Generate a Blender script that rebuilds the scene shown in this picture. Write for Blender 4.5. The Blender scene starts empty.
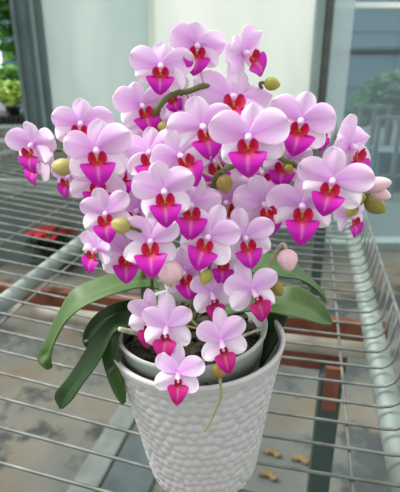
import bpy, bmesh, math, random
from mathutils import Vector, Matrix, noise
random.seed(7)
C = bpy.context.scene.collection
SC = bpy.context.scene
PI = math.pi

# ------------------------------------------------------------------ camera
F_PX = 480.0
PITCH = math.radians(21.2)
CAM = Vector((0, 0, .368))
AX = Vector((0, math.cos(PITCH), -math.sin(PITCH)))
UPV = Vector((0, math.sin(PITCH), math.cos(PITCH)))
def ray(px, py):
    return Vector((1, 0, 0)) * (px - 200) + UPV * (246 - py) + AX * F_PX
def P(px, py, Y):            # the place seen at a photo position, at forward distance Y
    d = ray(px, py); return CAM + d * (Y / d.y)
def G(px, py, z=0.0):        # the same on a level plane
    d = ray(px, py); return CAM + d * ((z - CAM.z) / d.z)
def depth(p): return (p - CAM).dot(AX)

cd = bpy.data.cameras.new('camera'); cam = bpy.data.objects.new('camera', cd); C.objects.link(cam)
cam.location = CAM; cam.rotation_euler = (PI / 2 - PITCH, 0, 0)
cd.sensor_fit = 'HORIZONTAL'; cd.sensor_width = 36; cd.lens = F_PX / 400 * 36
cd.clip_start = .01; cd.clip_end = 200
cd.dof.use_dof = True; cd.dof.focus_distance = .36; cd.dof.aperture_fstop = 14
SC.camera = cam

# ------------------------------------------------------------------ materials
def lin(c):
    return tuple(((v / 255) / 12.92 if v / 255 <= .04045 else ((v / 255 + .055) / 1.055) ** 2.4) for v in c)
def rgba(c): return (*lin(c), 1)
class NT:
    def __init__(s, name):
        s.m = bpy.data.materials.new(name); s.m.use_nodes = True
        s.t = s.m.node_tree; s.t.nodes.clear()
        s.out = s.t.nodes.new('ShaderNodeOutputMaterial')
    def n(s, typ, **kw):
        nd = s.t.nodes.new(typ)
        for k, v in kw.items():
            if k in nd.inputs: nd.inputs[k].default_value = v
            else: setattr(nd, k, v)
        return nd
    def l(s, a, b): s.t.links.new(a, b)
def ramp(nt, stops):
    r = nt.n('ShaderNodeValToRGB')
    e = r.color_ramp.elements
    while len(e) < len(stops): e.new(.5)
    for i, (p, c) in enumerate(stops): e[i].position = p; e[i].color = rgba(c)
    return r
def simple(name, col, rough=.5, metal=0, scale=0, vary=None, bump=0, spec=.5, detail=4, coat=0):
    nt = NT(name); b = nt.n('ShaderNodeBsdfPrincipled')
    b.inputs['Base Color'].default_value = rgba(col); b.inputs['Roughness'].default_value = rough
    b.inputs['Metallic'].default_value = metal; b.inputs['Specular IOR Level'].default_value = spec
    b.inputs['Coat Weight'].default_value = coat
    if scale:
        tc = nt.n('ShaderNodeTexCoord'); nz = nt.n('ShaderNodeTexNoise', Scale=scale, Detail=detail)
        nt.l(tc.outputs['Object'], nz.inputs['Vector'])
        if vary:
            r = ramp(nt, [(.3, col), (.7, vary)]); nt.l(nz.outputs['Fac'], r.inputs['Fac']); nt.l(r.outputs['Color'], b.inputs['Base Color'])
        if bump:
            bp = nt.n('ShaderNodeBump', Strength=bump, Distance=.002); nt.l(nz.outputs['Fac'], bp.inputs['Height']); nt.l(bp.outputs['Normal'], b.inputs['Normal'])
    nt.l(b.outputs[0], nt.out.inputs[0]); return nt.m
def tissue(name, rough=.5, trans=.3, spec=.3, nscale=900, bump=.05, vein=None):
    """thin plant tissue: colour attribute, part of the light passes through"""
    nt = NT(name); a = nt.n('ShaderNodeAttribute', attribute_name='Col')
    b = nt.n('ShaderNodeBsdfPrincipled'); b.inputs['Roughness'].default_value = rough
    b.inputs['Specular IOR Level'].default_value = spec
    t = nt.n('ShaderNodeBsdfTranslucent'); mx = nt.n('ShaderNodeMixShader'); mx.inputs[0].default_value = trans
    nt.l(a.outputs['Color'], b.inputs['Base Color']); nt.l(a.outputs['Color'], t.inputs['Color'])
    tc = nt.n('ShaderNodeTexCoord'); nz = nt.n('ShaderNodeTexNoise', Scale=nscale, Detail=3); nt.l(tc.outputs['Object'], nz.inputs['Vector'])
    bp = nt.n('ShaderNodeBump', Strength=bump, Distance=.001); nt.l(nz.outputs['Fac'], bp.inputs['Height']); nt.l(bp.outputs['Normal'], b.inputs['Normal'])
    nt.l(b.outputs[0], mx.inputs[1]); nt.l(t.outputs[0], mx.inputs[2]); nt.l(mx.outputs[0], nt.out.inputs[0]); return nt.m

M = {}
M['petal'] = tissue('petal_tissue', .55, .32, .2)
M['lip'] = tissue('lip_tissue', .4, .18, .35)
M['bud'] = tissue('bud_skin', .45, .08, .4, 600)
M['leaf'] = tissue('leaf_tissue', .42, .12, .45, 400, .08)
M['foliage'] = tissue('foliage_tissue', .5, .3, .3, 60)
M['stem'] = simple('stem_green', (76, 90, 28), .5, scale=160, vary=(98, 98, 44))
M['pedicel'] = simple('pedicel_pale', (196, 176, 160), .5, scale=120, vary=(166, 150, 92))
M['stalk'] = simple('stalk_pale_green', (136, 144, 92), .6, scale=120, vary=(160, 156, 112))
M['root'] = simple('root_velamen', (196, 196, 176), .8, scale=180, vary=(150, 158, 120), bump=.3)
M['ceramic'] = simple('white_glazed_ceramic', (196, 194, 193), .24, scale=30, vary=(190, 188, 186), spec=.5)
M['plastic'] = simple('sage_plastic', (186, 192, 184), .45, scale=60, vary=(174, 182, 174))
M['bark'] = simple('bark_chunks', (36, 32, 20), .9, scale=120, vary=(66, 58, 34), bump=.6)
M['wire'] = simple('galvanised_wire', (122, 126, 121), .5, .35, scale=40, vary=(84, 88, 83), bump=.15)
M['pipe'] = simple('galvanised_pipe', (134, 146, 138), .55, .15, scale=14, vary=(98, 112, 105))
M['rust'] = simple('rusty_steel', (104, 56, 40), .85, .1, scale=40, vary=(132, 84, 62), bump=.5)
M['pale_pipe'] = simple('cream_painted_pipe', (176, 170, 154), .6, scale=18, vary=(138, 130, 114))
M['leg'] = simple('dark_green_paint', (44, 62, 58), .5, scale=20, vary=(58, 74, 68))
M['curb'] = simple('curb_concrete', (118, 124, 118), .9, scale=16, vary=(98, 106, 102), bump=.5)
M['post'] = simple('painted_post', (92, 112, 110), .5, .1, scale=6, vary=(74, 94, 92))
M['post_light'] = simple('aluminium_bar', (150, 166, 162), .5, .2, scale=6, vary=(132, 150, 146))
M['dark_bar'] = simple('dark_weathered_bar', (66, 72, 70), .6, .1, scale=20, vary=(88, 90, 84))
M['tray'] = simple('black_plastic', (30, 33, 32), .5, scale=20, vary=(46, 48, 46))
M['red'] = simple('red_bract', (176, 14, 36), .5, scale=30, vary=(200, 34, 52))
M['rail'] = simple('rail_paint', (104, 120, 120), .6, scale=5, vary=(90, 104, 106))
M['pave'] = simple('outside_paving', (92, 104, 104), .9, scale=1.2, vary=(70, 84, 84))
M['far'] = simple('far_film_house', (112, 144, 158), .8, scale=.6, vary=(88, 120, 136))
M['bark_tree'] = simple('tree_bark', (92, 84, 74), .9, scale=8, vary=(70, 64, 56))
M['soil'] = simple('soil', (60, 50, 40), .9, scale=40, vary=(80, 66, 50))
M['terracotta'] = simple('clay', (150, 92, 70), .8, scale=20, vary=(130, 80, 60))

def floor_mat():
    nt = NT('dirty_concrete'); tc = nt.n('ShaderNodeTexCoord'); b = nt.n('ShaderNodeBsdfPrincipled'); b.inputs['Roughness'].default_value = .75
    n1 = nt.n('ShaderNodeTexNoise', Scale=2.2, Detail=8, Roughness=.62); n2 = nt.n('ShaderNodeTexNoise', Scale=3.6, Detail=9, Roughness=.7); n3 = nt.n('ShaderNodeTexNoise', Scale=2.1, Detail=6)
    for n_, off in ((n1, (0, 0, 0)), (n2, (3.3, 1.7, 0)), (n3, (7.1, 2.2, 0))):
        mp = nt.n('ShaderNodeMapping'); mp.inputs['Location'].default_value = off
        nt.l(tc.outputs['Object'], mp.inputs['Vector']); nt.l(mp.outputs[0], n_.inputs['Vector'])
    base = ramp(nt, [(.32, (80, 84, 79)), (.5, (106, 104, 93)), (.66, (100, 86, 64))]); nt.l(n1.outputs['Fac'], base.inputs['Fac'])
    dk = ramp(nt, [(.5, (0, 0, 0)), (.57, (245, 245, 245))]); nt.l(n2.outputs['Fac'], dk.inputs['Fac'])
    mx = nt.n('ShaderNodeMixRGB'); mx.inputs['Color2'].default_value = rgba((38, 45, 47)); nt.l(dk.outputs['Color'], mx.inputs['Fac']); nt.l(base.outputs['Color'], mx.inputs['Color1'])
    gr = ramp(nt, [(.45, (0, 0, 0)), (.62, (210, 210, 210))]); nt.l(n3.outputs['Fac'], gr.inputs['Fac'])
    m2 = nt.n('ShaderNodeMixRGB'); m2.inputs['Color2'].default_value = rgba((76, 88, 88)); nt.l(gr.outputs['Color'], m2.inputs['Fac']); nt.l(mx.outputs['Color'], m2.inputs['Color1'])
    nt.l(m2.outputs['Color'], b.inputs['Base Color'])
    bp = nt.n('ShaderNodeBump', Strength=.25, Distance=.01); nt.l(n2.outputs['Fac'], bp.inputs['Height']); nt.l(bp.outputs['Normal'], b.inputs['Normal'])
    nt.l(b.outputs[0], nt.out.inputs[0]); return nt.m
M['floor'] = floor_mat()
def film(name, c1, c2, scale, trans=.6):
    nt = NT(name); tc = nt.n('ShaderNodeTexCoord'); mp = nt.n('ShaderNodeMapping'); mp.inputs['Scale'].default_value = (1, 1, .55)
    nz = nt.n('ShaderNodeTexNoise', Scale=scale, Detail=3, Distortion=.6); nt.l(tc.outputs['Object'], mp.inputs[0]); nt.l(mp.outputs[0], nz.inputs['Vector'])
    r = ramp(nt, [(.32, c1), (.68, c2)]); nt.l(nz.outputs['Fac'], r.inputs['Fac'])
    d = nt.n('ShaderNodeBsdfDiffuse'); t = nt.n('ShaderNodeBsdfTranslucent'); mx = nt.n('ShaderNodeMixShader'); mx.inputs[0].default_value = trans
    g = nt.n('ShaderNodeBsdfGlossy', Roughness=.25); m2 = nt.n('ShaderNodeMixShader'); m2.inputs[0].default_value = .05
    for x in (d, t): nt.l(r.outputs['Color'], x.inputs['Color'])
    nt.l(d.outputs[0], mx.inputs[1]); nt.l(t.outputs[0], mx.inputs[2]); nt.l(mx.outputs[0], m2.inputs[1]); nt.l(g.outputs[0], m2.inputs[2])
    nt.l(m2.outputs[0], nt.out.inputs[0]); return nt.m
M['film_grey'] = film('frosted_film_grey', (192, 210, 206), (230, 238, 233), 2.2, .68)
M['film_white'] = film('frosted_film_white', (232, 238, 230), (252, 252, 247), 1.8, .74)
def pane(name, haze, col):
    nt = NT(name); tr = nt.n('ShaderNodeBsdfTransparent'); tr.inputs[0].default_value = (.93, .97, .97, 1)
    d = nt.n('ShaderNodeBsdfDiffuse'); d.inputs['Color'].default_value = rgba(col); g = nt.n('ShaderNodeBsdfGlossy', Roughness=.08)
    m1 = nt.n('ShaderNodeMixShader'); m1.inputs[0].default_value = haze; m2 = nt.n('ShaderNodeMixShader'); m2.inputs[0].default_value = .05
    nt.l(tr.outputs[0], m1.inputs[1]); nt.l(d.outputs[0], m1.inputs[2]); nt.l(m1.outputs[0], m2.inputs[1]); nt.l(g.outputs[0], m2.inputs[2])
    nt.l(m2.outputs[0], nt.out.inputs[0]); return nt.m
M['glass'] = pane('dusty_glass', .14, (160, 184, 190))
M['flap'] = pane('milky_film_strip', .5, (206, 222, 222))

# ------------------------------------------------------------------ mesh helpers
def tag(o, label=None, cat=None, group=None, kind=None):
    for k, v in (('label', label), ('category', cat), ('group', group), ('kind', kind)):
        if v: o[k] = v
    return o
def link(name, me, mat, parent=None, smooth=True):
    o = bpy.data.objects.new(name, me); C.objects.link(o)
    if mat and not me.materials: me.materials.append(mat)
    if parent: o.parent = parent
    if smooth: me.polygons.foreach_set('use_smooth', [True] * len(me.polygons))
    return o
def empty(name, loc):
    o = bpy.data.objects.new(name, None); C.objects.link(o); o.location = loc; o.empty_display_size = .02; return o
class MB:
    """collects verts, faces and per-vertex colour"""
    def __init__(s): s.v = []; s.f = []; s.c = []
    def add(s, vs, fs, cs=None):
        k = len(s.v); s.v += [tuple(v) for v in vs]; s.f += [tuple(i + k for i in f) for f in fs]
        s.c += cs if cs else [(1, 1, 1)] * len(vs)
    def grid(s, rows, cols=None, closed=False):
        n = len(rows[0]); vs = [p for r in rows for p in r]; fs = []
        for i in range(len(rows) - 1):
            for j in range(n if closed else n - 1):
                a = i * n + j; b = i * n + (j + 1) % n; fs.append((a, b, b + n, a + n))
        s.add(vs, fs, [c for r in cols for c in r] if cols else None)
    def tube(s, pts, r, seg=8, caps=True, col=None):
        pts = [Vector(p) for p in pts]; rows = []; n = len(pts)
        rr = r if isinstance(r, (list, tuple)) else [r] * n
        t0 = (pts[1] - pts[0]).normalized(); nrm = t0.orthogonal().normalized()
        for i, p in enumerate(pts):
            t = (pts[min(i + 1, n - 1)] - pts[max(i - 1, 0)]).normalized()
            nrm = (nrm - t * nrm.dot(t)).normalized(); bn = t.cross(nrm)
            rows.append([p + (nrm * math.cos(a) + bn * math.sin(a)) * rr[i] for a in [2 * PI * k / seg for k in range(seg)]])
        k = len(s.v); s.grid(rows, [[col or (1, 1, 1)] * seg] * n, closed=True)
        if caps:
            s.f.append(tuple(k + i for i in reversed(range(seg)))); s.f.append(tuple(k + (n - 1) * seg + i for i in range(seg)))
    def box(s, c, sz, M3=None, col=None):
        vs = []
        for x in (-.5, .5):
            for y in (-.5, .5):
                for z in (-.5, .5):
                    q = Vector((x * sz[0], y * sz[1], z * sz[2])); vs.append(Vector(c) + (M3 @ q if M3 else q))
        s.add(vs, [(0, 1, 3, 2), (4, 6, 7, 5), (0, 4, 5, 1), (2, 3, 7, 6), (0, 2, 6, 4), (1, 5, 7, 3)], [col] * 8 if col else None)
    def lathe(s, prof, seg=32, cap0=False, cap1=False, cols=None):
        rows = [[Vector((r * math.cos(2 * PI * k / seg), r * math.sin(2 * PI * k / seg), z)) for k in range(seg)] for r, z in prof]
        k0 = len(s.v); s.grid(rows, [[c] * seg for c in cols] if cols else None, closed=True)
        if cap0: s.f.append(tuple(k0 + i for i in reversed(range(seg))))
        if cap1: s.f.append(tuple(k0 + (len(prof) - 1) * seg + i for i in range(seg)))
    def mesh(s, name):
        me = bpy.data.meshes.new(name); me.from_pydata(s.v, [], s.f)
        ca = me.color_attributes.new('Col', 'FLOAT_COLOR', 'POINT')
        ca.data.foreach_set('color', [x for c in s.c for x in (c[0], c[1], c[2], 1)])
        me.update(); return me
    def build(s, name, mat, parent=None, smooth=True):
        return link(name, s.mesh(name), mat, parent, smooth)
def mod(o, typ, **kw):
    m = o.modifiers.new(typ.lower(), typ)
    for k, v in kw.items(): setattr(m, k, v)
    return m
def spline(pts, n):
    """Catmull-Rom through points of any dimension"""
    pts = [tuple(p) for p in pts]; out = []
    L = len(pts) - 1
    for i in range(n):
        t = i / (n - 1) * L; k = min(int(t), L - 1); u = t - k
        p0 = pts[max(k - 1, 0)]; p1 = pts[k]; p2 = pts[k + 1]; p3 = pts[min(k + 2, L)]
        out.append(tuple(.5 * (2 * b + (c - a) * u + (2 * a - 5 * b + 4 * c - d) * u * u + (3 * b - a - 3 * c + d) * u ** 3) for a, b, c, d in zip(p0, p1, p2, p3)))
    return out
def mixc(a, b, t):
    t = max(0, min(1, t)); return tuple(x + (y - x) * t for x, y in zip(a, b))

# ------------------------------------------------------------------ bench axes
A = math.radians(12.5)
BU = Vector((math.sin(A), math.cos(A), 0)); BV = Vector((math.cos(A), -math.sin(A), 0))
def B(s, v, z=0): return BU * s + BV * v + Vector((0, 0, z))
FZ = -.72

# ================================================================== SETTING
WY = 2.80
def struct(o): o['kind'] = 'structure'; return o
b = MB(); b.box((0, .9, FZ - .03), (6.4, 3.9, .06)); struct(b.build('floor', M['floor'], smooth=False))
b = MB(); b.box((0, 12.86, FZ - .06), (24, 20.0, .06)); struct(b.build('trim_1', M['pave'], smooth=False))

def wx(px, Y=WY, py=60): return P(px, py, Y).x
def wz(py, Y=WY): return P(200, py, Y).z
TOP = 2.3
def panel(name, x0, x1, z0, z1, y, th, mat):
    m = MB(); m.box(((x0 + x1) / 2, y, (z0 + z1) / 2), (x1 - x0, th, z1 - z0)); return struct(m.build(name, mat, smooth=False))
xa, xb, xc, xd = wx(47), wx(152), wx(318), wx(352)
panel('window_1', xa, xb, FZ + .05, TOP, WY, .012, M['film_grey'])
panel('window_2', xb + .012, xc, FZ + .05, TOP, WY, .012, M['film_white'])
panel('window_3', xc + .05, 2.6, FZ + .05, wz(51), WY, .008, M['glass'])
panel('window_4', xc + .05, 2.6, wz(51) + .02, TOP, WY, .008, M['glass'])
panel('window_5', xc + .05, xd - .03, FZ + .05, TOP, WY - .05, .006, M['flap'])
panel('trim_2', xb - .012, xb + .02, FZ, TOP, WY - .012, .03, M['film_white'])
# left post: fluted steel column with a slim aluminium bar beside it
m = MB(); xp = (wx(23) + wx(39)) / 2; hw = (wx(39) - wx(23)) / 2
m.box((xp, WY - .05, (FZ + TOP) / 2), (hw * 2, .10, TOP - FZ)); m.box((xp - hw * .55, WY - .105, (FZ + TOP) / 2), (hw * .5, .02, TOP - FZ)); m.box((xp + hw * .6, WY - .105, (FZ + TOP) / 2), (hw * .4, .02, TOP - FZ))
o = struct(m.build('trim_3', M['post'], smooth=False)); mod(o, 'BEVEL', width=.006, segments=2)
panel('trim_4', wx(39), wx(43), FZ, TOP, WY - .04, .06, M['post_light']); panel('trim_5', wx(43.5), wx(48), FZ, TOP, WY - .03, .05, M['post'])
# right mullion: pale jamb, dark bar
panel('trim_6', wx(311), wx(319), FZ, TOP, WY - .03, .05, M['post_light'])
panel('trim_7', wx(320), wx(326), FZ, TOP, WY - .04, .06, M['dark_bar'])
panel('trim_8', xc + .04, 2.6, wz(55), wz(50), WY - .02, .05, M['dark_bar'])
panel('trim_9', xc + .04, 2.6, wz(8), wz(3), WY - .02, .03, M['film_white'])
# low sill of the glazed wall
panel('trim_10', wx(330), 2.6, FZ, FZ + .05, WY - .02, .10, M['post_light'])
panel('wall_back', -2.6, wx(322), FZ, -.035, WY - .2, .12, simple('low_wall_concrete', (108, 120, 114), .9, scale=4, vary=(90, 102, 98), bump=.3))
panel('trim_11', -2.6, wx(330), FZ, FZ + .05, WY - .02, .10, M['post'])

# ================================================================== OUTSIDE
def leafball(mb, c, r, n, size, cols, flat=1.0, seed=0):
    rnd = random.Random(seed)
    for _ in range(n):
        d = Vector((rnd.gauss(0, 1), rnd.gauss(0, 1), rnd.gauss(0, 1) * flat)).normalized() * r * rnd.random() ** .4
        p = Vector(c) + Vector((d.x, d.y, d.z * flat)); R = Matrix.Rotation(rnd.uniform(0, 2 * PI), 3, 'Z') @ Matrix.Rotation(rnd.uniform(-1.1, 1.1), 3, 'X')
        L = size * rnd.uniform(.6, 1.3); w = L * .3; col = lin(rnd.choice(cols))
        vs = [Vector((0, 0, 0)), Vector((L * .5, w, .1 * L)), Vector((L, 0, -.1 * L)), Vector((L * .5, -w, .1 * L)), Vector((L * .5, 0, -.02 * L))]
        mb.add([p + R @ v for v in vs], [(0, 4, 1), (1, 4, 2), (2, 4, 3), (3, 4, 0)], [col] * 5)

# far film house with a ridged roof
m = MB(); fy = 10.5
m.box((2.5, fy, .75), (13, .2, 3.1))
for k in range(9): m.box((-3.5 + k * 1.5, fy - .12, .75), (.08, .06, 3.1))
m.box((2.5, fy - .12, .95), (13, .06, .1)); m.box((2.5, fy - .12, -.1), (13, .06, .1))
tag(m.build('film_house', M['far'], smooth=False), 'long pale blue film greenhouse far outside beyond the clear glass', 'greenhouse')

def tree(c, h, r, label, seed):
    t = empty('tree', Vector((c.x, c.y, FZ - .03))); tag(t, label, 'tree')
    m = MB(); m.tube([(0, 0, 0), (.03, 0, h * .4), (-.02, .02, h * .8)], [.05, .04, .02], 8); m.build('trunk', M['bark_tree'], t)
    m = MB()
    for k in range(5):
        a = k * 1.3; leafball(m, (math.cos(a) * r * .5, math.sin(a) * r * .4, h * .8 + math.sin(k * 2.1) * r * .35), r * .6, 260, .16, [(70, 118, 84), (92, 140, 100), (58, 98, 78)], .8, seed + k)
    m.build('crown', M['foliage'], t)
c = P(392, 95, 6.0); tree(c, c.z - FZ + .15, .42, 'small green tree outside behind the clear glass at the right edge', 11)
def guardrail(px0, px1, pyb, Y, label):
    a = P(px0, pyb, Y); bb = P(px1, pyb, Y); t = empty('guard_rail', Vector((a.x, Y, FZ - .03))); tag(t, label, 'railing')
    w = bb.x - a.x; h = a.z - FZ + .03
    m = MB(); m.box((w / 2, 0, h), (w, .035, .03)); m.build('top_rail', M['rail'], t, False)
    m = MB(); m.box((w / 2, 0, h * .3), (w, .02, .02)); m.build('middle_rail', M['rail'], t, False)
    for x in (.02, w * .5, w - .02):
        m = MB(); m.box((x, 0, h / 2), (.032, .032, h)); m.build('post', M['rail'], t, False)
guardrail(359, 392, 107, 4.6, 'grey guard rail outside the glass, the farther and higher-looking one')
guardrail(377, 425, 118, 4.0, 'grey guard rail outside the glass, the nearer one at the right edge')
# dark bluish crate by the rail
c = P(391, 160, 4.4); t = empty('crate', Vector((c.x, c.y, FZ - .03))); tag(t, 'dark blue-grey crate low outside the clear glass at the right edge', 'crate')
zc = max(.2, P(391, 148, 4.4).z - FZ); m = MB(); m.box((0, 0, zc / 2), (.32, .3, zc)); m.build('body', simple('crate_blue', (70, 88, 104), .7, scale=8, vary=(56, 74, 90)), t, False)
m = MB(); m.box((0, 0, zc + .012), (.35, .33, .024)); m.build('lid', simple('crate_lid', (90, 108, 120), .7, scale=8, vary=(78, 94, 108)), t, False)

# neighbouring stand with plants, seen through the gap left of the post
tx = P(6, 113, 3.3)
t = empty('plant_stand', Vector((tx.x - .2, 3.35, FZ))); tag(t, 'dark slatted plant stand beyond the gap left of the grey post', 'plant stand')
zt = tx.z - FZ
m = MB(); m.box((0, 0, zt - .025), (1.2, .5, .05))
m.build('shelf', M['tray'], t, False)
m = MB()
for k in range(40): m.box((-.585 + k * .03, -.262, zt - .025), (.016, .03, .05))
m.build('slatted_edge', M['tray'], t, False)
m = MB(); m.tube([(-.6, -.22, zt - .11), (.6, -.22, zt - .11)], .03, 10); m.build('cross_pipe', M['pipe'], t)
for x in (-.5, .5):
    for y in (-.2, .2):
        m = MB(); m.box((x, y, (zt - .05) / 2), (.04, .04, zt - .05)); m.build('leg', M['pipe'], t, False)
def potted(loc, r, n, size, cols, label, seed, hang=False):
    t = empty('potted_plant', loc); tag(t, label, 'potted plant', None)
    m = MB(); m.lathe([(.03, 0), (.042, .05), (.046, .05), (.046, .04), (.04, .04)], 20, True, True); m.build('plant_pot', M['tray'], t)
    m = MB(); m.tube([(0, 0, .035), (.01, 0, .12), (0, .01, .12 + r * .6)], [.008, .007, .004], 6); m.build('stem', M['stem'], t)
    m = MB(); leafball(m, (0, 0, .04 + r), r, n, size, cols, .9, seed); m.build('foliage', M['foliage'], t)
yg = [(206, 226, 110), (172, 206, 92), (228, 240, 168), (130, 172, 76)]; dg = [(86, 140, 56), (120, 170, 70), (66, 110, 48)]
base = Vector((tx.x, 3.3, tx.z))
potted(base + Vector((.10, -.12, 0)), .09, 240, .07, yg, 'yellow-green bushy potted plant at the front of the plant stand', 3)
potted(base + Vector((-.19, -.12, 0)), .09, 240, .07, yg, 'yellow-green potted plant at the left end of the stand by the frame edge', 4)
potted(base + Vector((-.05, .22, .0)), .14, 320, .08, dg, 'darker green potted plant behind the yellow-green one on the stand', 5)
# hanging basket in the upper left corner
h0 = P(7, 10, 3.3)
t = empty('hanging_plant', h0); tag(t, 'dark green trailing plant hanging in the upper left corner', 'hanging plant')
m = MB(); m.lathe([(.05, .10), (.09, .2), (.095, .2), (.09, .19)], 20, True, True); m.build('basket', M['soil'], t)
m = MB()
for k in range(3):
    a = k * 2.1; m.tube([(.09 * math.cos(a), .09 * math.sin(a), .2), (0, 0, .6), (0, 0, 1.2)], .004, 6)
m.build('hanger', M['dark_bar'], t)
m = MB(); leafball(m, (0, 0, .12), .15, 320, .09, dg, 1.0, 9); leafball(m, (.03, 0, -.14), .10, 200, .08, dg, 1.6, 10); m.build('foliage', M['foliage'], t)

# ================================================================== BENCH
bench = empty('wire_bench', B(.6, -.6, FZ)); tag(bench, 'galvanised wire mesh greenhouse bench with an upturned edge under the white pot', 'bench')
bo = bench.location
def bb(mb, name, mat, smooth=True):
    mb.v = [tuple(Vector(v) - bo) for v in mb.v]; return mb.build(name, mat, bench, smooth)
RW = .0019; VE = .128; LIP = .062
def fan(s0, v): return s0 * (1 + .3 * max(0, -v - .05))
rod = MB(); s0 = .18; k = 0
while s0 < 2.55:
    end = VE
    pts = []
    vmin = -min(2.1, .65 if s0 < .5 else (1.2 if s0 < 1.1 else 2.1), (2.6 / s0 - 1) / .3 + .05)
    nv = 26
    for i in range(nv + 1):
        v = vmin + (VE - .022 - vmin) * i / nv; pts.append(B(fan(s0, v), v, -.0008 * math.sin(s0 * 40 + v * 9)))
    for a in (25, 50, 75): pts.append(B(s0, VE - .022 + .022 * math.sin(math.radians(a)), .022 * (1 - math.cos(math.radians(a)))))
    pts.append(B(s0, VE + .001, .024)); pts.append(B(s0, VE + .004, LIP))
    rod.tube(pts, RW, 7 if s0 < 1 else 5); s0 += .0372; k += 1
for v in (-1.62, -1.42, -1.22, -1.02, -.83, -.632, -.432, .066):
    n = 12; rod.tube([B(.12 + (2.55 - .12) * i / n, v, -RW * 2 + .0002) for i in range(n + 1)], RW * 1.15, 6)
bb(rod, 'wire_mesh', M['wire'])
m = MB(); m.tube([B(.12 + 2.45 * i / 12, VE + .004, LIP) for i in range(13)], .0024, 8); bb(m, 'rim_wire', M['wire'])
for v, r in ((-.488, .0155), (.121, .016), (-1.3, .016)):
    m = MB(); m.tube([B(.1, v, -RW * 3 - r), B(2.55, v, -RW * 3 - r)], r, 16); bb(m, 'frame_pipe', M['pipe'])
for s, mt in ((.775, 'rust'), (1.6, 'pipe')):
    m = MB(); m.box(B(s, -.65, -.075), (1.62, .02, .035), Matrix.Rotation(-A, 3, 'Z')); m.box(B(s - .012, -.65, -.0935), (1.62, .03, .004), Matrix.Rotation(-A, 3, 'Z')); o = bb(m, 'cross_beam', M[mt], False)
    if mt == 'rust': o['label'] = 'rusty steel cross beam'
m = MB(); m.tube([B(.69, .15, -.062), B(.69, -1.45, -.062)], .014, 14); o = bb(m, 'cross_pipe', M['pale_pipe']); o['label'] = 'cream painted cross pipe'
lp = G(331, 376, -.11); ls_, lv_ = lp.dot(BU), lp.dot(BV)
for s in (ls_, 1.6):
    for v in (lv_, -1.3):
        m = MB(); m.box(B(s, v, (FZ - .10) / 2), (.036, .036, -FZ - .10), Matrix.Rotation(-A, 3, 'Z')); o = bb(m, 'leg', M['leg'], False); mod(o, 'BEVEL', width=.003, segments=2)
m = MB(); m.box(B(ls_ + .03, lv_ - .03, -.10), (.11, .012, .035), Matrix.Rotation(-A, 3, 'Z')); m.box(B(ls_ - .02, lv_, -.12), (.022, .008, .08), Matrix.Rotation(-A, 3, 'Z')); o = bb(m, 'clamp', M['rust'], False); o['label'] = 'rusty clamp'

# concrete curb on the floor below the bench, in two strips with a joint
ga = G(70, 491, FZ); gb = G(117, 413, FZ); ge = G(101, 491, FZ); gr = G(150, 491, FZ)
dv = (gb - ga).normalized(); dn = Vector((dv.y, -dv.x, 0)); w1 = (ge - ga).dot(dn); w2 = (gr - ge).dot(dn)
t = empty('concrete_curb', ga); tag(t, 'pale concrete curb strip on the floor below the bench, left of the pot', 'curb')
def strip(o0, w, h, L=(-.6, 2.2)):
    m = MB(); p = [o0 + dv * L[0], o0 + dv * L[0] + dn * w, o0 + dv * L[1] + dn * w, o0 + dv * L[1]]
    vs = [q - ga for q in p] + [q - ga + Vector((0, 0, h)) for q in p]
    m.add(vs, [(3, 2, 1, 0), (4, 5, 6, 7), (0, 1, 5, 4), (1, 2, 6, 5), (2, 3, 7, 6), (3, 0, 4, 7)]); return m
o = strip(ga, w1 - .006, .02).build('curb_edge', M['curb'], t, False); mod(o, 'BEVEL', width=.006, segments=2)
o = strip(ga + dn * w1, w2, .012).build('slab', simple('slab_concrete', (78, 90, 90), .9, scale=14, vary=(60, 72, 74), bump=.5), t, False)

# red-flowered plant standing on the floor under the mesh
c = G(50, 230, -.5); t = empty('red_plant', Vector((c.x, c.y, FZ))); tag(t, 'blurry plant with bright red bracts standing on the floor, seen through the mesh at left', 'potted plant')
H0 = -.5 - FZ
m = MB(); m.lathe([(.05, 0), (.06, .1), (.065, .1), (.065, .085), (.055, .085)], 20, True, True); m.build('plant_pot', M['tray'], t)
m = MB(); m.tube([(0, 0, .08), (.01, .01, H0 * .6), (0, 0, H0 - .02)], [.008, .006, .004], 8); m.build('stem', M['stem'], t)
m = MB(); leafball(m, (0, 0, H0 - .07), .09, 80, .09, [(44, 66, 40), (58, 80, 50)], 1.0, 21); m.build('foliage', M['foliage'], t)
rnd = random.Random(5)
for k in range(9):
    a = k * 2.4 + rnd.random() * .3; L = .10 + .06 * rnd.random(); m = MB(); rows = []
    for i in range(7):
        tt = i / 6; w = .034 * math.sin(PI * min(1, tt * .95 + .05)) + .002
        rows.append([Vector((math.cos(a) * L * tt - math.sin(a) * w * q, math.sin(a) * L * tt + math.cos(a) * w * q, H0 - .02 + .02 * tt * (1 - tt) + .004 * abs(q) + k * .0025)) for q in (-1, -.5, 0, .5, 1)])
    m.grid(rows); o = m.build('bract', M['red'], t); mod(o, 'SOLIDIFY', thickness=.002)

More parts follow.
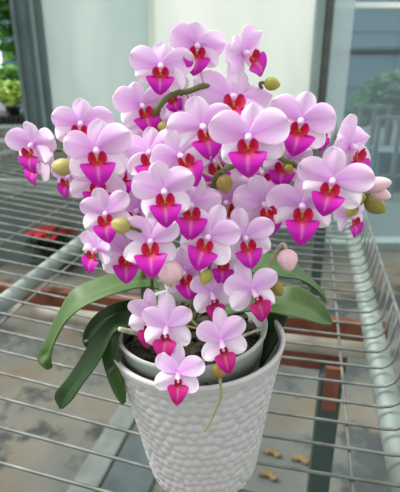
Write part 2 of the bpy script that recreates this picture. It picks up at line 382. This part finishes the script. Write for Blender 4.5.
# little dry leaf scraps at the lower right
for px, py, lb in ((272, 455, 'dry tan leaf scrap on the floor close to the right side of the pot'), (300, 462, 'small curled yellowish leaf scrap on the floor right of the pot'), (268, 478, 'brown crumpled leaf scrap on the floor, lowest beside the pot')):
    c = G(px, py, FZ); m = MB(); rows = []
    for i in range(7):
        tt = i / 6; w = .013 * math.sin(PI * (tt * .9 + .05)); rows.append([c + Vector(((tt - .5) * .05, w * s + .01 * math.sin(tt * 5), .004 + .012 * math.sin(tt * 6 + s) ** 2)) for s in (-1, 0, 1)])
    m.grid(rows); o = m.build('dry_leaf', simple('dry_leaf', (104, 84, 52), .9, scale=40, vary=(134, 118, 74)), None); mod(o, 'SOLIDIFY', thickness=.002); tag(o, lb, 'dry leaf')

# ================================================================== POT
TILT = math.radians(-2.3)
pot0 = Vector((.0035, .359, RW + .0020)); RP = Matrix.Rotation(TILT, 4, 'Y')
PH = .1425
def prad(z):
    t = z / PH; return .0500 + .0205 * t ** .9 + .0045 * t * t * t - .004 * max(0, 1 - t * 18) ** 2
def hammered():
    m = MB(); seg = 420; nz = 150; rows = []
    NR = 16; NC = 46
    cells = {}
    rnd = random.Random(2)
    def cell(i, j):
        k = (i % NC, j)
        if k not in cells: cells[k] = (rnd.uniform(-.28, .28), rnd.uniform(-.2, .2))
        return cells[k]
    rows.append([Vector((.044 * math.cos(2 * PI * k / seg), .044 * math.sin(2 * PI * k / seg), 0)) for k in range(seg)])
    z_top = PH - .0055
    for a in range(nz + 1):
        z = PH * (a / nz); r0 = prad(z); row = []
        for k in range(seg):
            th = 2 * PI * k / seg; d = 0
            if z < z_top:
                fj = z / z_top * NR - .5; fi = th / (2 * PI) * NC; best = 9; sec = 9
                for j in (math.floor(fj), math.floor(fj) + 1):
                    for i0 in (-1, 0, 1, 2):
                        i = math.floor(fi) + i0; ox, oz = cell(i, j); cx = i + .5 * (j % 2) + ox; cz = j + oz
                        q = math.hypot(fi - cx, (fj - cz) * .95)
                        if q < best: sec = best; best = q
                        elif q < sec: sec = q
                e = max(0, 1 - (best / .72) ** 2)
                fade = min(1, (z_top - z) / .004) * min(1, z / .006)
                d = -.0025 * (1 - e) * fade
            row.append(Vector(((r0 + d) * math.cos(th), (r0 + d) * math.sin(th), z)))
        rows.append(row)
    for dr, dz in ((-.0008, .0014), (-.0022, .0020), (-.0036, .0014), (-.0042, -.001), (-.0046, -.02)):
        rows.append([Vector(((prad(PH) + dr) * math.cos(2 * PI * k / seg), (prad(PH) + dr) * math.sin(2 * PI * k / seg), PH + dz)) for k in range(seg)])
    for z in (.09, .05, .012): rows.append([Vector(((prad(z) - .005) * math.cos(2 * PI * k / seg), (prad(z) - .005) * math.sin(2 * PI * k / seg), z)) for k in range(seg)])
    k0 = len(m.v); m.grid(rows, closed=True); m.f.append(tuple(reversed(range(seg)))); m.f.append(tuple(range((len(rows) - 1) * seg, len(rows) * seg)))
    return m
pot = hammered().build('ceramic_pot', M['ceramic']); pot.location = pot0; pot.rotation_euler = (0, TILT, 0)
tag(pot, 'white glazed ceramic pot with dimpled hammered surface standing on the wire bench', 'pot')
def PP(x, y, z): return pot0 + (RP @ Vector((x, y, z)))       # pot coordinates to world

ip = MB(); prof = [(.042, .014), (.0575, .132), (.0600, .132), (.0615, .152), (.0635, .1535), (.0640, .1570), (.0630, .1580), (.0605, .1555), (.0590, .130), (.040, .018)]
ip.lathe(prof, 64, True, True)
inner = ip.build('plastic_pot', M['plastic']); inner.location = PP(-.0045, .0, .001); inner.rotation_euler = (math.radians(1.5), TILT, 0)
tag(inner, 'sage grey plastic nursery pot sitting inside the white ceramic pot', 'pot')
bk = MB(); rnd = random.Random(3)
bk.lathe([(.0005, .140), (.03, .139), (.058, .136), (.052, .10)], 40)
for _ in range(420):
    r = .055 * math.sqrt(rnd.random()); a = rnd.uniform(0, 2 * PI); s = rnd.uniform(.003, .0075)
    bk.box((r * math.cos(a), r * math.sin(a), .140 + rnd.uniform(-.002, .005)), (s * 1.8, s, s * .7), Matrix.Rotation(rnd.uniform(0, 6), 3, 'Z') @ Matrix.Rotation(rnd.uniform(-.7, .7), 3, 'X'))
o = bk.build('orchid_bark', M['bark'], smooth=False); o.location = inner.location; o.rotation_euler = inner.rotation_euler
tag(o, 'dark bark chips filling the sage plastic pot', 'potting bark', None, 'stuff')

# ================================================================== ORCHID
orchid = empty('moth_orchid', PP(0, .0, .13)); tag(orchid, 'pink moth orchid with magenta lips in full bloom, planted in the white pot', 'orchid')
oo = orchid.location
def ob(mb, name, mat, smooth=True):
    mb.v = [tuple(Vector(v) - oo) for v in mb.v]; return mb.build(name, mat, orchid, smooth)

PINK = lin((250, 220, 250)); DEEP = lin((222, 136, 230)); PALE = lin((250, 230, 249)); WHITE = lin((253, 247, 252))
MAG = lin((208, 10, 184)); RED = lin((200, 8, 40)); ORG = lin((232, 96, 30)); CRIM = lin((158, 0, 52)); YEL = lin((246, 198, 70)); LPINK = lin((246, 140, 210))

def tepal(mb, ang, L, hw, base, peak, bend, cup, white, rnd, wav=.075, y0=0.0, nt=13, ns=10):
    """one petal or sepal growing from the centre, along angle ang in the x-z plane, front is -y"""
    wsd = rnd.choice((-1, 1)); ph = rnd.uniform(0, 6); skew = rnd.uniform(-.06, .06)
    ca, sa = math.cos(ang), math.sin(ang); rows = []; cols = []
    for i in range(nt):
        t = 1 - math.cos(PI / 2 * i / (nt - 1)) if False else math.sin(PI / 2 * i / (nt - 1))
        if t < peak: w = hw * (base + (1 - base) * math.sin(PI / 2 * t / peak) ** 1.15)
        else: w = hw * math.sqrt(max(0, 1 - ((t - peak) / (1 - peak)) ** 2.3))
        row = []; cr = []
        for j in range(ns + 1):
            s = -1 + 2 * j / ns; a = t * L; q = s * w + skew * t * t
            y = y0 - bend * t * t * L + cup * (s * w) ** 2 / max(hw, .01) - .03 * math.exp(-(s * 4) ** 2) * t + wav * t * math.sin(ph + s * 3.2 + t * 2)
            x = ca * a - sa * q; z = sa * a + ca * q
            row.append(Vector((x, y, z)))
            vein = .5 + .5 * math.sin(s * 19 + ph) ; mid = math.exp(-(s * 5) ** 2)
            e = abs(s) ** 3 * .6 + max(0, t - .75) * 1.2
            c_ = mixc(PINK, DEEP, .62 * (1 - t) + .20 * vein * (1 - abs(s)) + .22 * mid * (1 - t))
            c_ = mixc(c_, PALE, min(1, e * .8 + .35 * t * t)); c_ = mixc(c_, WHITE, .55 * max(0, s * wsd) * t); c_ = mixc(c_, WHITE, white * (.35 + .65 * t))
            cr.append(c_)
        rows.append(row); cols.append(cr)
    mb.grid(rows, cols)

def make_lip(rnd, wide=1.0, long=1.0, low=False):
    mb = MB(); ls = .55 if low else 1.0; m_ = lin((194, 8, 128)) if low else MAG
    # side lobes: two erect red wings
    for sg in (-1, 1):
        rows = []; cols = []
        for i in range(8):
            t = i / 7; row = []; cr = []; w = .19 * (.30 + .70 * math.sin(PI * min(1, .10 + t * .80))) if t < 1 else .03
            for j in range(7):
                s = -1 + 2 * j / 6
                x = sg * (.03 + .27 * t - .05 * t * t) + sg * (-.45) * s * w * (.4 + .6 * t)
                z = -.40 + .25 * t + s * w * 1.0
                y = -.14 - .22 * math.sin(PI * .5 * t) - .10 * (s * s) * (1 - t * .5)
                row.append(Vector((x * ls, y, -.40 + (z + .40) * ls))); cc = mixc(CRIM if low else RED, MAG, max(0, t - .55) * .5 + .12 * abs(s)); cc = mixc(cc, ORG, .7 * math.exp(-((t - .05) * 5) ** 2) * (1 - .3 * abs(s)))
                cr.append(cc)
            rows.append(row); cols.append(cr)
        mb.grid(rows, cols)
    # claw and mid lobe
    rows = []; cols = []; nt = 16; ns = 12
    for i in range(nt):
        t = i / (nt - 1); row = []; cr = []
        if t < .16: w = .07 + .05 * (t / .16)
        else:
            u = (t - .16) / .84; w = (.46 if low else .54) * wide * (min(1, u / (.16 if low else .06)) ** .5) * (1 - u) ** (.66 if low else .68) * (1 + .15 * u) + .004
            w = max(w, .10)if u < .05 else w
        for j in range(ns + 1):
            s = -1 + 2 * j / ns
            z = -.33 - .92 * long * t + (.13 * abs(s) ** 1.6 if t > .16 else 0) * (1 - t)
            y = -.15 - .34 * math.sin(PI * .8 * min(1, t * 1.05)) + .10 * t - .07 * s * s * (1 - t) + .04 * math.exp(-(s * 6) ** 2) * t
            row.append(Vector((s * w, y, z)))
            c_ = mixc(CRIM if low else RED, m_ if low else MAG, (t - .20) * (1.5 if low else 3.0) + 1.1 * abs(s) ** 1.2)
            c_ = mixc(c_, ORG, max(0, 1 - t * 6.5)); c_ = mixc(c_, LPINK, (.35 if low else .6) * math.exp(-(s * 9) ** 2) * (1 if .25 < t < .8 else .2))
            cr.append(c_)
        rows.append(row); cols.append(cr)
    mb.grid(rows, cols)
    # callus
    rows = []; cols = []
    for i in range(6):
        a = PI * i / 5; rows.append([Vector((.045 * math.sin(a) * math.cos(q), -.25 + .05 * math.sin(a) * math.sin(q), -.34 + .09 * math.cos(a))) for q in [2 * PI * k / 8 for k in range(8)]])
        cols.append([mixc(YEL, RED, .65)] * 8)
    mb.grid(rows, cols, closed=True)
    return mb
def make_column(low=False):
    mb = MB(); rows = []; cols = []; n = 9
    for i in range(n):
        t = i / (n - 1); c_ = Vector((0, .03 - .34 * t, .02 + .04 * math.sin(t * 2.2) - .42 * t)) if low else Vector((0, .03 - .30 * t, -.03 + .05 * math.sin(t * 2.2) - .06 * t)); r = (.075 + .03 * math.sin(PI * t)) * math.sqrt(max(.02, 1 - max(0, (t - .72) / .28) ** 2))
        rows.append([c_ + Vector((r * math.cos(q), r * .15 * math.sin(q), r * 1.0 * math.sin(q))) for q in [2 * PI * k / 10 for k in range(10)]])
        cols.append([mixc(DEEP, PALE, t * 1.3)] * 10)
    mb.grid(rows, cols, closed=True); return mb
NVAR = 5
VAR = []
for v in range(NVAR):
    rnd = random.Random(40 + v); d = {}
    for nm, ang, L, hw, base, pk, bend, cup, wh, y0 in (
            ('petal_r', 23, 1.08, .49, .16, .58, .06, .16, .10, -.02), ('petal_l', 157, 1.08, .49, .16, .58, .06, .16, .10, -.02),
            ('sepal_u', 90, 1.10, .36, .22, .55, .0, .22, .42, .03), ('sepal_r', -36, 1.0, .40, .22, .52, .05, .16, .95, .04), ('sepal_l', -144, 1.0, .40, .22, .52, .05, .16, .95, .04)):
        mb = MB(); tepal(mb, math.radians(ang + rnd.uniform(-5, 5)), L * rnd.uniform(.95, 1.05), hw * rnd.uniform(.93, 1.07), base, pk, bend + rnd.uniform(-.10, .10), cup + rnd.uniform(-.09, .09), wh, rnd, y0=y0)
        me = mb.mesh(nm); me.materials.append(M['petal']); me.polygons.foreach_set('use_smooth', [True] * len(me.polygons)); d[nm] = me
    me = make_lip(rnd, rnd.uniform(.94, 1.06), rnd.uniform(.95, 1.05)).mesh('lip'); me.materials.append(M['lip']); me.polygons.foreach_set('use_smooth', [True] * len(me.polygons)); d['lip'] = me
    me = make_lip(rnd, rnd.uniform(.92, 1.04), rnd.uniform(.95, 1.05), True).mesh('lip'); me.materials.append(M['lip']); me.polygons.foreach_set('use_smooth', [True] * len(me.polygons)); d['lip_low'] = me
    VAR.append(d)
COLUMN = make_column().mesh('column'); COLUMN.materials.append(M['petal']); COLUMN.polygons.foreach_set('use_smooth', [True] * len(COLUMN.polygons))
COLUMN2 = make_column(True).mesh('column'); COLUMN2.materials.append(M['petal']); COLUMN2.polygons.foreach_set('use_smooth', [True] * len(COLUMN2.polygons))

# ---- flower spikes (px, py, forward distance) ----
SPIKES = [
    ([(147, 330, .365), (143, 275, .372), (147, 225, .372), (150, 160, .360), (153, 122, .336), (160, 105, .332), (173, 94, .338), (189, 91, .337), (205, 86, .340), (222, 92, .352), (245, 92, .354), (262, 88, .348)], .0022),
    ([(186, 335, .368), (200, 270, .365), (210, 225, .340), (214, 205, .322), (214, 183, .308), (222, 172, .308), (238, 164, .318), (272, 156, .318), (288, 162, .314), (299, 168, .318), (325, 190, .338), (352, 197, .336), (366, 194, .332)], .0021),
    ([(152, 330, .360), (152, 285, .352), (151, 255, .345), (148, 237, .335), (138, 240, .325), (128, 233, .318)], .0014),
    ([(150, 200, .372), (130, 172, .360), (105, 160, .352), (78, 152, .345), (55, 150, .338)], .0015),
    ([(190, 330, .360), (205, 300, .345), (228, 282, .330), (252, 278, .322), (264, 281, .318)], .0015),
    ([(168, 335, .350), (182, 318, .335), (196, 325, .315), (212, 350, .296), (219, 366, .290)], .0014),
    ([(147, 225, .372), (130, 240, .360), (112, 245, .345), (98, 245, .335)], .0013),
]
SAMPLES = []
for pts, r in SPIKES:
    sp = spline(pts, len(pts) * 6); w = [P(*q) for q in sp]; SAMPLES += w
    m = MB(); rad = []
    for i in range(len(w)):
        t = i / (len(w) - 1); rad.append(r * (1.15 - .4 * t) * (1 + (.35 if i % 12 == 6 else 0)))
    m.tube(w, rad, 10); ob(m, 'flower_spike', M['stem'])

# ---- flowers: column px, py, distance, span px, yaw, pitch, roll (lip to the right), description
FL = [
    (161, 65, .335, 58, -6, 4, 0), (197, 45, .345, 57, 10, 6, -3), (243, 53, .345, 60, 40, 0, 34), (233, 98, .338, 76, 4, -24, 5),
    (141, 105, .335, 54, 22, 0, 18), (81, 123, .335, 56, 0, 6, 0), (33, 144, .325, 52, -44, 4, -6), (38, 160, .338, 48, -55, 6, -10),
    (96, 150, .300, 66, 0, 2, 2), (249, 136, .292, 74, -2, 2, 2), (202, 126, .310, 66, 8, 4, 14), (179, 156, .300, 62, 14, -12, 20),
    (164, 191, .284, 66, -2, 2, 6), (191, 204, .300, 62, 4, 2, -2), (301, 120, .312, 66, 6, 2, -4), (333, 180, .298, 67, -2, 0, -4),
    (302, 205, .314, 68, -2, 2, 2), (263, 203, .322, 62, 14, 2, 8), (350, 146, .328, 66, 52, 4, 8), (350, 215, .330, 40, 44, 6, 14),
    (106, 213, .300, 54, -14, 4, 0), (97, 249, .312, 42, -30, 6, -20), (126, 252, .322, 54, 0, 4, 0), (151, 241, .288, 62, 0, 2, 0),
    (209, 236, .290, 60, -4, 2, -16), (245, 237, .300, 56, 14, 4, 16), (252, 289, .290, 56, 24, 10, 22), (212, 292, .302, 50, 16, 6, 10),
    (221, 340, .280, 54, 8, 8, 18), (178, 373, .272, 50, 0, 4, 0), (167, 326, .292, 56, -6, 10, -8), (150, 318, .304, 48, -10, 8, -4),
    (184, 272, .316, 48, 10, 8, 10), (150, 152, .318, 60, -8, 0, 8), (97, 180, .316, 56, 0, 4, 0), (172, 92, .352, 42, -20, 20, 20),
    (70, 176, .342, 40, -40, 6, -20), (285, 158, .335, 56, -14, 6, 0), (222, 258, .312, 44, 6, 4, 0), (226, 202, .332, 60, 10, -4, 10),
    (318, 130, .336, 40, 40, 4, 0), (178, 196, .336, 56, -8, 2, 6), (138, 210, .330, 56, -10, 2, -4), (120, 170, .336, 54, -4, 2, 0),
    (192, 116, .346, 60, -4, -6, 0), (216, 160, .342, 58, 4, 0, 6), (152, 126, .350, 58, -6, 0, -4), (262, 172, .340, 54, 6, -4, 0), (208, 268, .322, 54, -4, 4, 8),
]
def frame_at(c, yaw, pitch, roll):
    d = (CAM - c).normalized(); f = Vector((d.x * .85, d.y, d.z * .8)).normalized()
    y = -f; z = (Vector((0, 0, 1)) - y * y.z).normalized(); x = y.cross(z)
    Rm = Matrix((x, y, z)).transposed()
    return Rm @ Matrix.Rotation(math.radians(yaw), 3, 'Z') @ Matrix.Rotation(math.radians(pitch), 3, 'X') @ Matrix.Rotation(math.radians(-roll), 3, 'Y')
NM = {'petal_r': 'petal', 'petal_l': 'petal', 'sepal_u': 'sepal', 'sepal_r': 'sepal', 'sepal_l': 'sepal', 'lip': 'lip'}
frnd = random.Random(77)
for i, (px, py, Y, W, yaw, pitch, roll) in enumerate(FL):
    yaw += frnd.uniform(-7, 7); pitch += frnd.uniform(-8, 6); roll += frnd.uniform(-6, 6)
    c = P(px, py, Y); U = W / 2 * depth(c) / F_PX
    fl = bpy.data.objects.new('flower', None); C.objects.link(fl); fl.parent = orchid; fl.empty_display_size = .01
    R3 = frame_at(c, yaw, pitch, roll)
    fl.location = c - oo; fl.rotation_euler = R3.to_euler()
    d = VAR[i % NVAR]
    for k, nm in NM.items():
        low = py > 285; o = bpy.data.objects.new(nm, d['lip_low'] if low and nm == 'lip' else d[k]); C.objects.link(o); o.parent = fl; q = U * (frnd.uniform(.93, 1.07) if nm != 'lip' else 1); o.scale = (q, q, q)
        el = max(0, min(1, (py - 50) / 270)); dz = 0
        if nm == 'lip': o.scale = (U * 1.04, U, U * (.80 + .20 * el))
        elif k == 'sepal_u': o.scale = (q * (1 - .12 * el), q, q * (.66 + .46 * el))
        elif k[:5] == 'petal': dz = (10 - 26 * el) * (1 if k[-1] == 'r' else -1); o.scale = (q, q, q * (1 - .16 * el))
        if nm != 'lip': o.rotation_euler = tuple(math.radians(frnd.uniform(-11, 11) + (dz if ax == 1 else 0)) for ax in range(3))
        mod(o, 'SOLIDIFY', thickness=.018, offset=1)
        mod(o, 'SUBSURF', levels=1, render_levels=1)
    o = bpy.data.objects.new('column', COLUMN2 if py > 285 else COLUMN); C.objects.link(o); o.parent = fl; o.scale = (U, U, U)
    # pedicel back to the closest bit of spike, in the flower's own axes
    back = c + R3 @ Vector((0, U * .12, 0)); tgt = min(SAMPLES, key=lambda s: (s - back).length)
    inv = R3.inverted(); a = inv @ (back - c); e = inv @ (tgt - c); kk = a + Vector((0, min(.02, (e - a).length * .5), 0))
    pts = [a * (1 - t) ** 2 + kk * 2 * t * (1 - t) + e * t * t for t in [q / 10 for q in range(11)]]
    m = MB(); m.tube(pts, [.0011 - .0003 * q / 10 for q in range(11)], 7); m.build('pedicel', M['pedicel'], fl)

# ---- buds: centre px, py, distance, length px, width px, direction in the picture (deg, 0 = right, 90 = up), colours, toward viewer tilt
GRN = ((150, 148, 58), (178, 172, 84)); OLV = ((122, 112, 44), (158, 140, 62)); PNK = ((226, 178, 186), (242, 208, 214)); BRN = ((138, 112, 48), (168, 138, 74)); YGR = ((172, 160, 86), (196, 186, 116))
BUDS = [
    (272, 84, .338, 17, 13, -8, GRN, 0), (62, 167, .312, 22, 17, 172, YGR, 0), (121, 225, .286, 21, 16, 165, YGR, 0), (225, 184, .300, 20, 16, -80, BRN, 0),
    (170, 272, .288, 25, 25, 95, PNK, .5), (206, 277, .288, 17, 13, 250, GRN, .2), (277, 289, .302, 17, 14, -50, OLV, .2), (288, 260, .306, 23, 20, -80, PNK, 0),
    (378, 184, .300, 28, 15, 8, PNK, 0), (375, 205, .316, 24, 18, -38, OLV, .2), (381, 194, .304, 22, 13, -18, PNK, 0), (357, 200, .318, 20, 13, 210, GRN, 0),
    (219, 370, .280, 16, 15, 80, BRN, .2), (163, 127, .330, 12, 10, -70, YGR, .2), (289, 169, .312, 11, 9, -60, BRN, 0), (352, 210, .318, 16, 11, 240, GRN, .1),
]
def make_bud(L, w, cols, seed):
    rnd = random.Random(seed); mb = MB(); rows = []; cc = []; n = 15; seg = 18
    a_, b_ = lin(cols[0]), lin(cols[1]); ph = rnd.uniform(0, 6)
    for i in range(n):
        t = i / (n - 1); r = w * (math.sin(PI * min(1, t ** .85)) ** .62 if 0 < t < 1 else .02) * (1 + .06 * t)
        row = []; cr = []
        for k in range(seg):
            q = 2 * PI * k / seg; sm = math.cos(1.5 * q + ph); rr = r * (1 + .05 * sm - .14 * math.exp(-(sm * 5) ** 2))
            row.append(Vector((L * (t - .5), rr * math.cos(q), rr * math.sin(q)))); cr.append(mixc(mixc(a_, b_, t), a_, .8 * math.exp(-(sm * 5) ** 2)))
        rows.append(row); cc.append(cr)
    mb.grid(rows, cc, closed=True); return mb
for i, (px, py, Y, L, w, ang, cols, fwd) in enumerate(BUDS):
    c = P(px, py, Y); k = depth(c) / F_PX
    d = (Vector((1, 0, 0)) * math.cos(math.radians(ang)) + UPV * math.sin(math.radians(ang)) - AX * fwd).normalized()
    side = d.cross(AX).normalized(); R3 = Matrix((d, side, d.cross(side))).transposed()
    bd = make_bud(L * k, w * k / 2, cols, i).build('bud', M['bud'], orchid); bd.location = c - oo; bd.rotation_euler = R3.to_euler()
    if cols is PNK: bd['label'] = 'pale pink bud about to open'
    elif cols is BRN: bd['label'] = 'brownish olive bud'
    else: bd['label'] = 'yellow-green bud'
    st = c - d * L * k * .48; tgt = min(SAMPLES, key=lambda s: (s - st).length); inv = R3.inverted()
    a = inv @ (st - c); e = inv @ (tgt - c); kk = a + Vector((-min(.014, (e - a).length * .45), 0, 0))
    m = MB(); m.tube([a * (1 - t) ** 2 + kk * 2 * t * (1 - t) + e * t * t for t in [q / 10 for q in range(11)]], [.0012] * 11, 7); m.build('pedicel', M['stem'] if cols is not PNK else M['pedicel'], bd)

# ---- leaves: the two edges (px, py, distance), base to tip
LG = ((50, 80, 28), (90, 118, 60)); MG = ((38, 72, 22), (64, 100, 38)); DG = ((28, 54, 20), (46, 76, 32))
def leaf(ea, eb, cols, sag=.004, n=34, ns=12, lab=None):
    A_ = [P(*q) for q in spline(ea, n)]; B_ = [P(*q) for q in spline(eb, n)]; rows = []; cc = []
    c0, c1 = lin(cols[0]), lin(cols[1])
    for i in range(n):
        t = i / (n - 1); a, b_ = A_[i], B_[i]; mid = (a + b_) / 2; row = []; cr = []
        tan = ((A_[min(i + 1, n - 1)] + B_[min(i + 1, n - 1)]) - (A_[max(i - 1, 0)] + B_[max(i - 1, 0)])).normalized()
        nr = (b_ - a).cross(tan); nr = nr.normalized() if nr.length > 1e-9 else Vector((0, 0, 1))
        if nr.z < 0: nr = -nr
        half = (b_ - a).length / 2
        for j in range(ns + 1):
            s = -1 + 2 * j / ns; p = a + (b_ - a) * (s + 1) / 2 - nr * (sag * min(1, half / .008) * (1 - abs(s) ** 1.3))
            row.append(p); nz = noise.noise(p * 60) * .5 + .5; cr.append(mixc(mixc(c0, c1, nz * .7 + .3 * math.exp(-(s * 7) ** 2)), c1, .35 * abs(s) ** 6))
        rows.append(row); cc.append(cr)
    m = MB(); m.grid(rows, cc); o = ob(m, 'leaf', M['leaf']); mod(o, 'SOLIDIFY', thickness=.0016, offset=0); mod(o, 'SUBSURF', levels=1, render_levels=1)
    if lab: o['label'] = lab
leaf([(158, 268, .385), (135, 270, .380), (111, 274, .372), (90, 281, .364), (71, 291, .357), (56, 317, .350), (45, 340, .345), (37, 358, .340), (46, 369, .337)],
     [(160, 290, .360), (144, 287, .345), (120, 292, .335), (95, 301, .328), (80, 309, .325), (66, 321, .324), (56, 338, .327), (51, 354, .331), (53, 367, .336)], LG, lab='long pale green arching leaf')
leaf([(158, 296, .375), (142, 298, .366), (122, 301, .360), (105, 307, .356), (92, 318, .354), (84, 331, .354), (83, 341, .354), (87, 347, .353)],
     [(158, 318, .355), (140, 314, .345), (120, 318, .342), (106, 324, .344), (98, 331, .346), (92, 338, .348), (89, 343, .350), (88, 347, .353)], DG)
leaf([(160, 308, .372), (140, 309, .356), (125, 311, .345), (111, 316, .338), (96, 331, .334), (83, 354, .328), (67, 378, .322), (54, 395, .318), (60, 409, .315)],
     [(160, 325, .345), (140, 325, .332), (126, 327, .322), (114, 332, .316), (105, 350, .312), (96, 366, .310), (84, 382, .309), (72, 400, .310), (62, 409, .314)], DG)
leaf([(120, 315, .352), (104, 340, .338), (102, 358, .332), (108, 378, .328), (115, 394, .326), (122, 404, .325)],
     [(132, 318, .350), (119, 335, .330), (117, 352, .322), (122, 374, .318), (126, 392, .318), (126, 402, .322)], MG, .003)
leaf([(222, 296, .372), (246, 295, .36), (268, 289, .35), (293, 285, .342), (312, 293, .338), (326, 307, .334), (333, 323, .332)],
     [(222, 318, .345), (240, 312, .325), (268, 312, .314), (288, 316, .310), (306, 320, .312), (320, 324, .318), (332, 325, .330)], LG, lab='broad pale green leaf on the right')
leaf([(225, 270, .40), (245, 258, .395), (262, 253, .39), (280, 255, .385), (299, 267, .38), (313, 280, .375), (324, 292, .37), (326, 302, .365)],
     [(225, 290, .37), (245, 276, .36), (262, 272, .355), (282, 277, .352), (298, 279, .352), (311, 285, .354), (321, 294, .358), (325, 302, .364)], MG)
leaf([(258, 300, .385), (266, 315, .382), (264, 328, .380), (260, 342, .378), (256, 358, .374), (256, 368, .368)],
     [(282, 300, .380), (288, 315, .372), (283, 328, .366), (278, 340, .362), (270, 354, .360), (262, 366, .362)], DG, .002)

# ---- aerial roots
def root(pts, r, name='aerial_root', mat='root', lab=None):
    w = [P(*q) for q in spline(pts, 20)]; m = MB(); m.tube(w, [r * (1 - .35 * i / 19) for i in range(20)], 10); o = ob(m, name, M[mat])
    if lab: o['label'] = lab
root([(160, 340, .345), (150, 336, .335), (138, 333, .325), (128, 331, .318), (119, 329, .314)], .0028, lab='whitish aerial root over the pot rim')
root([(170, 335, .35), (200, 352, .33), (220, 345, .325), (262, 328, .33)], .0018)
root([(219, 376, .2805), (221, 388, .278), (220, 400, .276), (213, 416, .274), (205, 431, .272)], .0012, 'withered_stalk', 'stalk', 'thin withered green stalk hanging under a bud')

# ================================================================== LIGHT
w = bpy.data.worlds.new('overcast_sky'); SC.world = w; w.use_nodes = True
nt = w.node_tree; nt.nodes.clear()
out = nt.nodes.new('ShaderNodeOutputWorld'); bg = nt.nodes.new('ShaderNodeBackground'); tc = nt.nodes.new('ShaderNodeTexCoord'); sx = nt.nodes.new('ShaderNodeSeparateXYZ'); cr = nt.nodes.new('ShaderNodeValToRGB')
nt.links.new(tc.outputs['Generated'], sx.inputs[0]); mp = nt.nodes.new('ShaderNodeMapRange'); mp.inputs['From Min'].default_value = -1; mp.inputs['From Max'].default_value = 1
nt.links.new(sx.outputs['Z'], mp.inputs['Value']); nt.links.new(mp.outputs[0], cr.inputs['Fac'])
e = cr.color_ramp.elements; e[0].position = .45; e[0].color = (.45, .47, .46, 1); e[1].position = .95; e[1].color = (1.0, 1.0, .99, 1)
x = e.new(.55); x.color = (.84, .90, .92, 1)
my = nt.nodes.new('ShaderNodeMapRange'); my.inputs['From Min'].default_value = -.2; my.inputs['From Max'].default_value = 1; my.inputs['To Min'].default_value = .74; my.inputs['To Max'].default_value = 1.6; nt.links.new(sx.outputs['Y'], my.inputs['Value']); nt.links.new(my.outputs[0], bg.inputs['Strength']); nt.links.new(cr.outputs['Color'], bg.inputs['Color']); nt.links.new(bg.outputs[0], out.inputs[0])
sd = bpy.data.lights.new('sun', 'SUN'); sd.energy = 2.5; sd.angle = math.radians(30); sd.color = (1, .99, .96)
so = bpy.data.objects.new('sun', sd); C.objects.link(so); so.rotation_euler = (math.radians(-8), math.radians(-36), 0); so.location = (0, 0, 5)

SC.view_settings.view_transform = 'Standard'; SC.view_settings.look = 'None'; SC.view_settings.gamma = 1; SC.view_settings.use_curve_mapping = False
SC.view_settings.exposure = .72
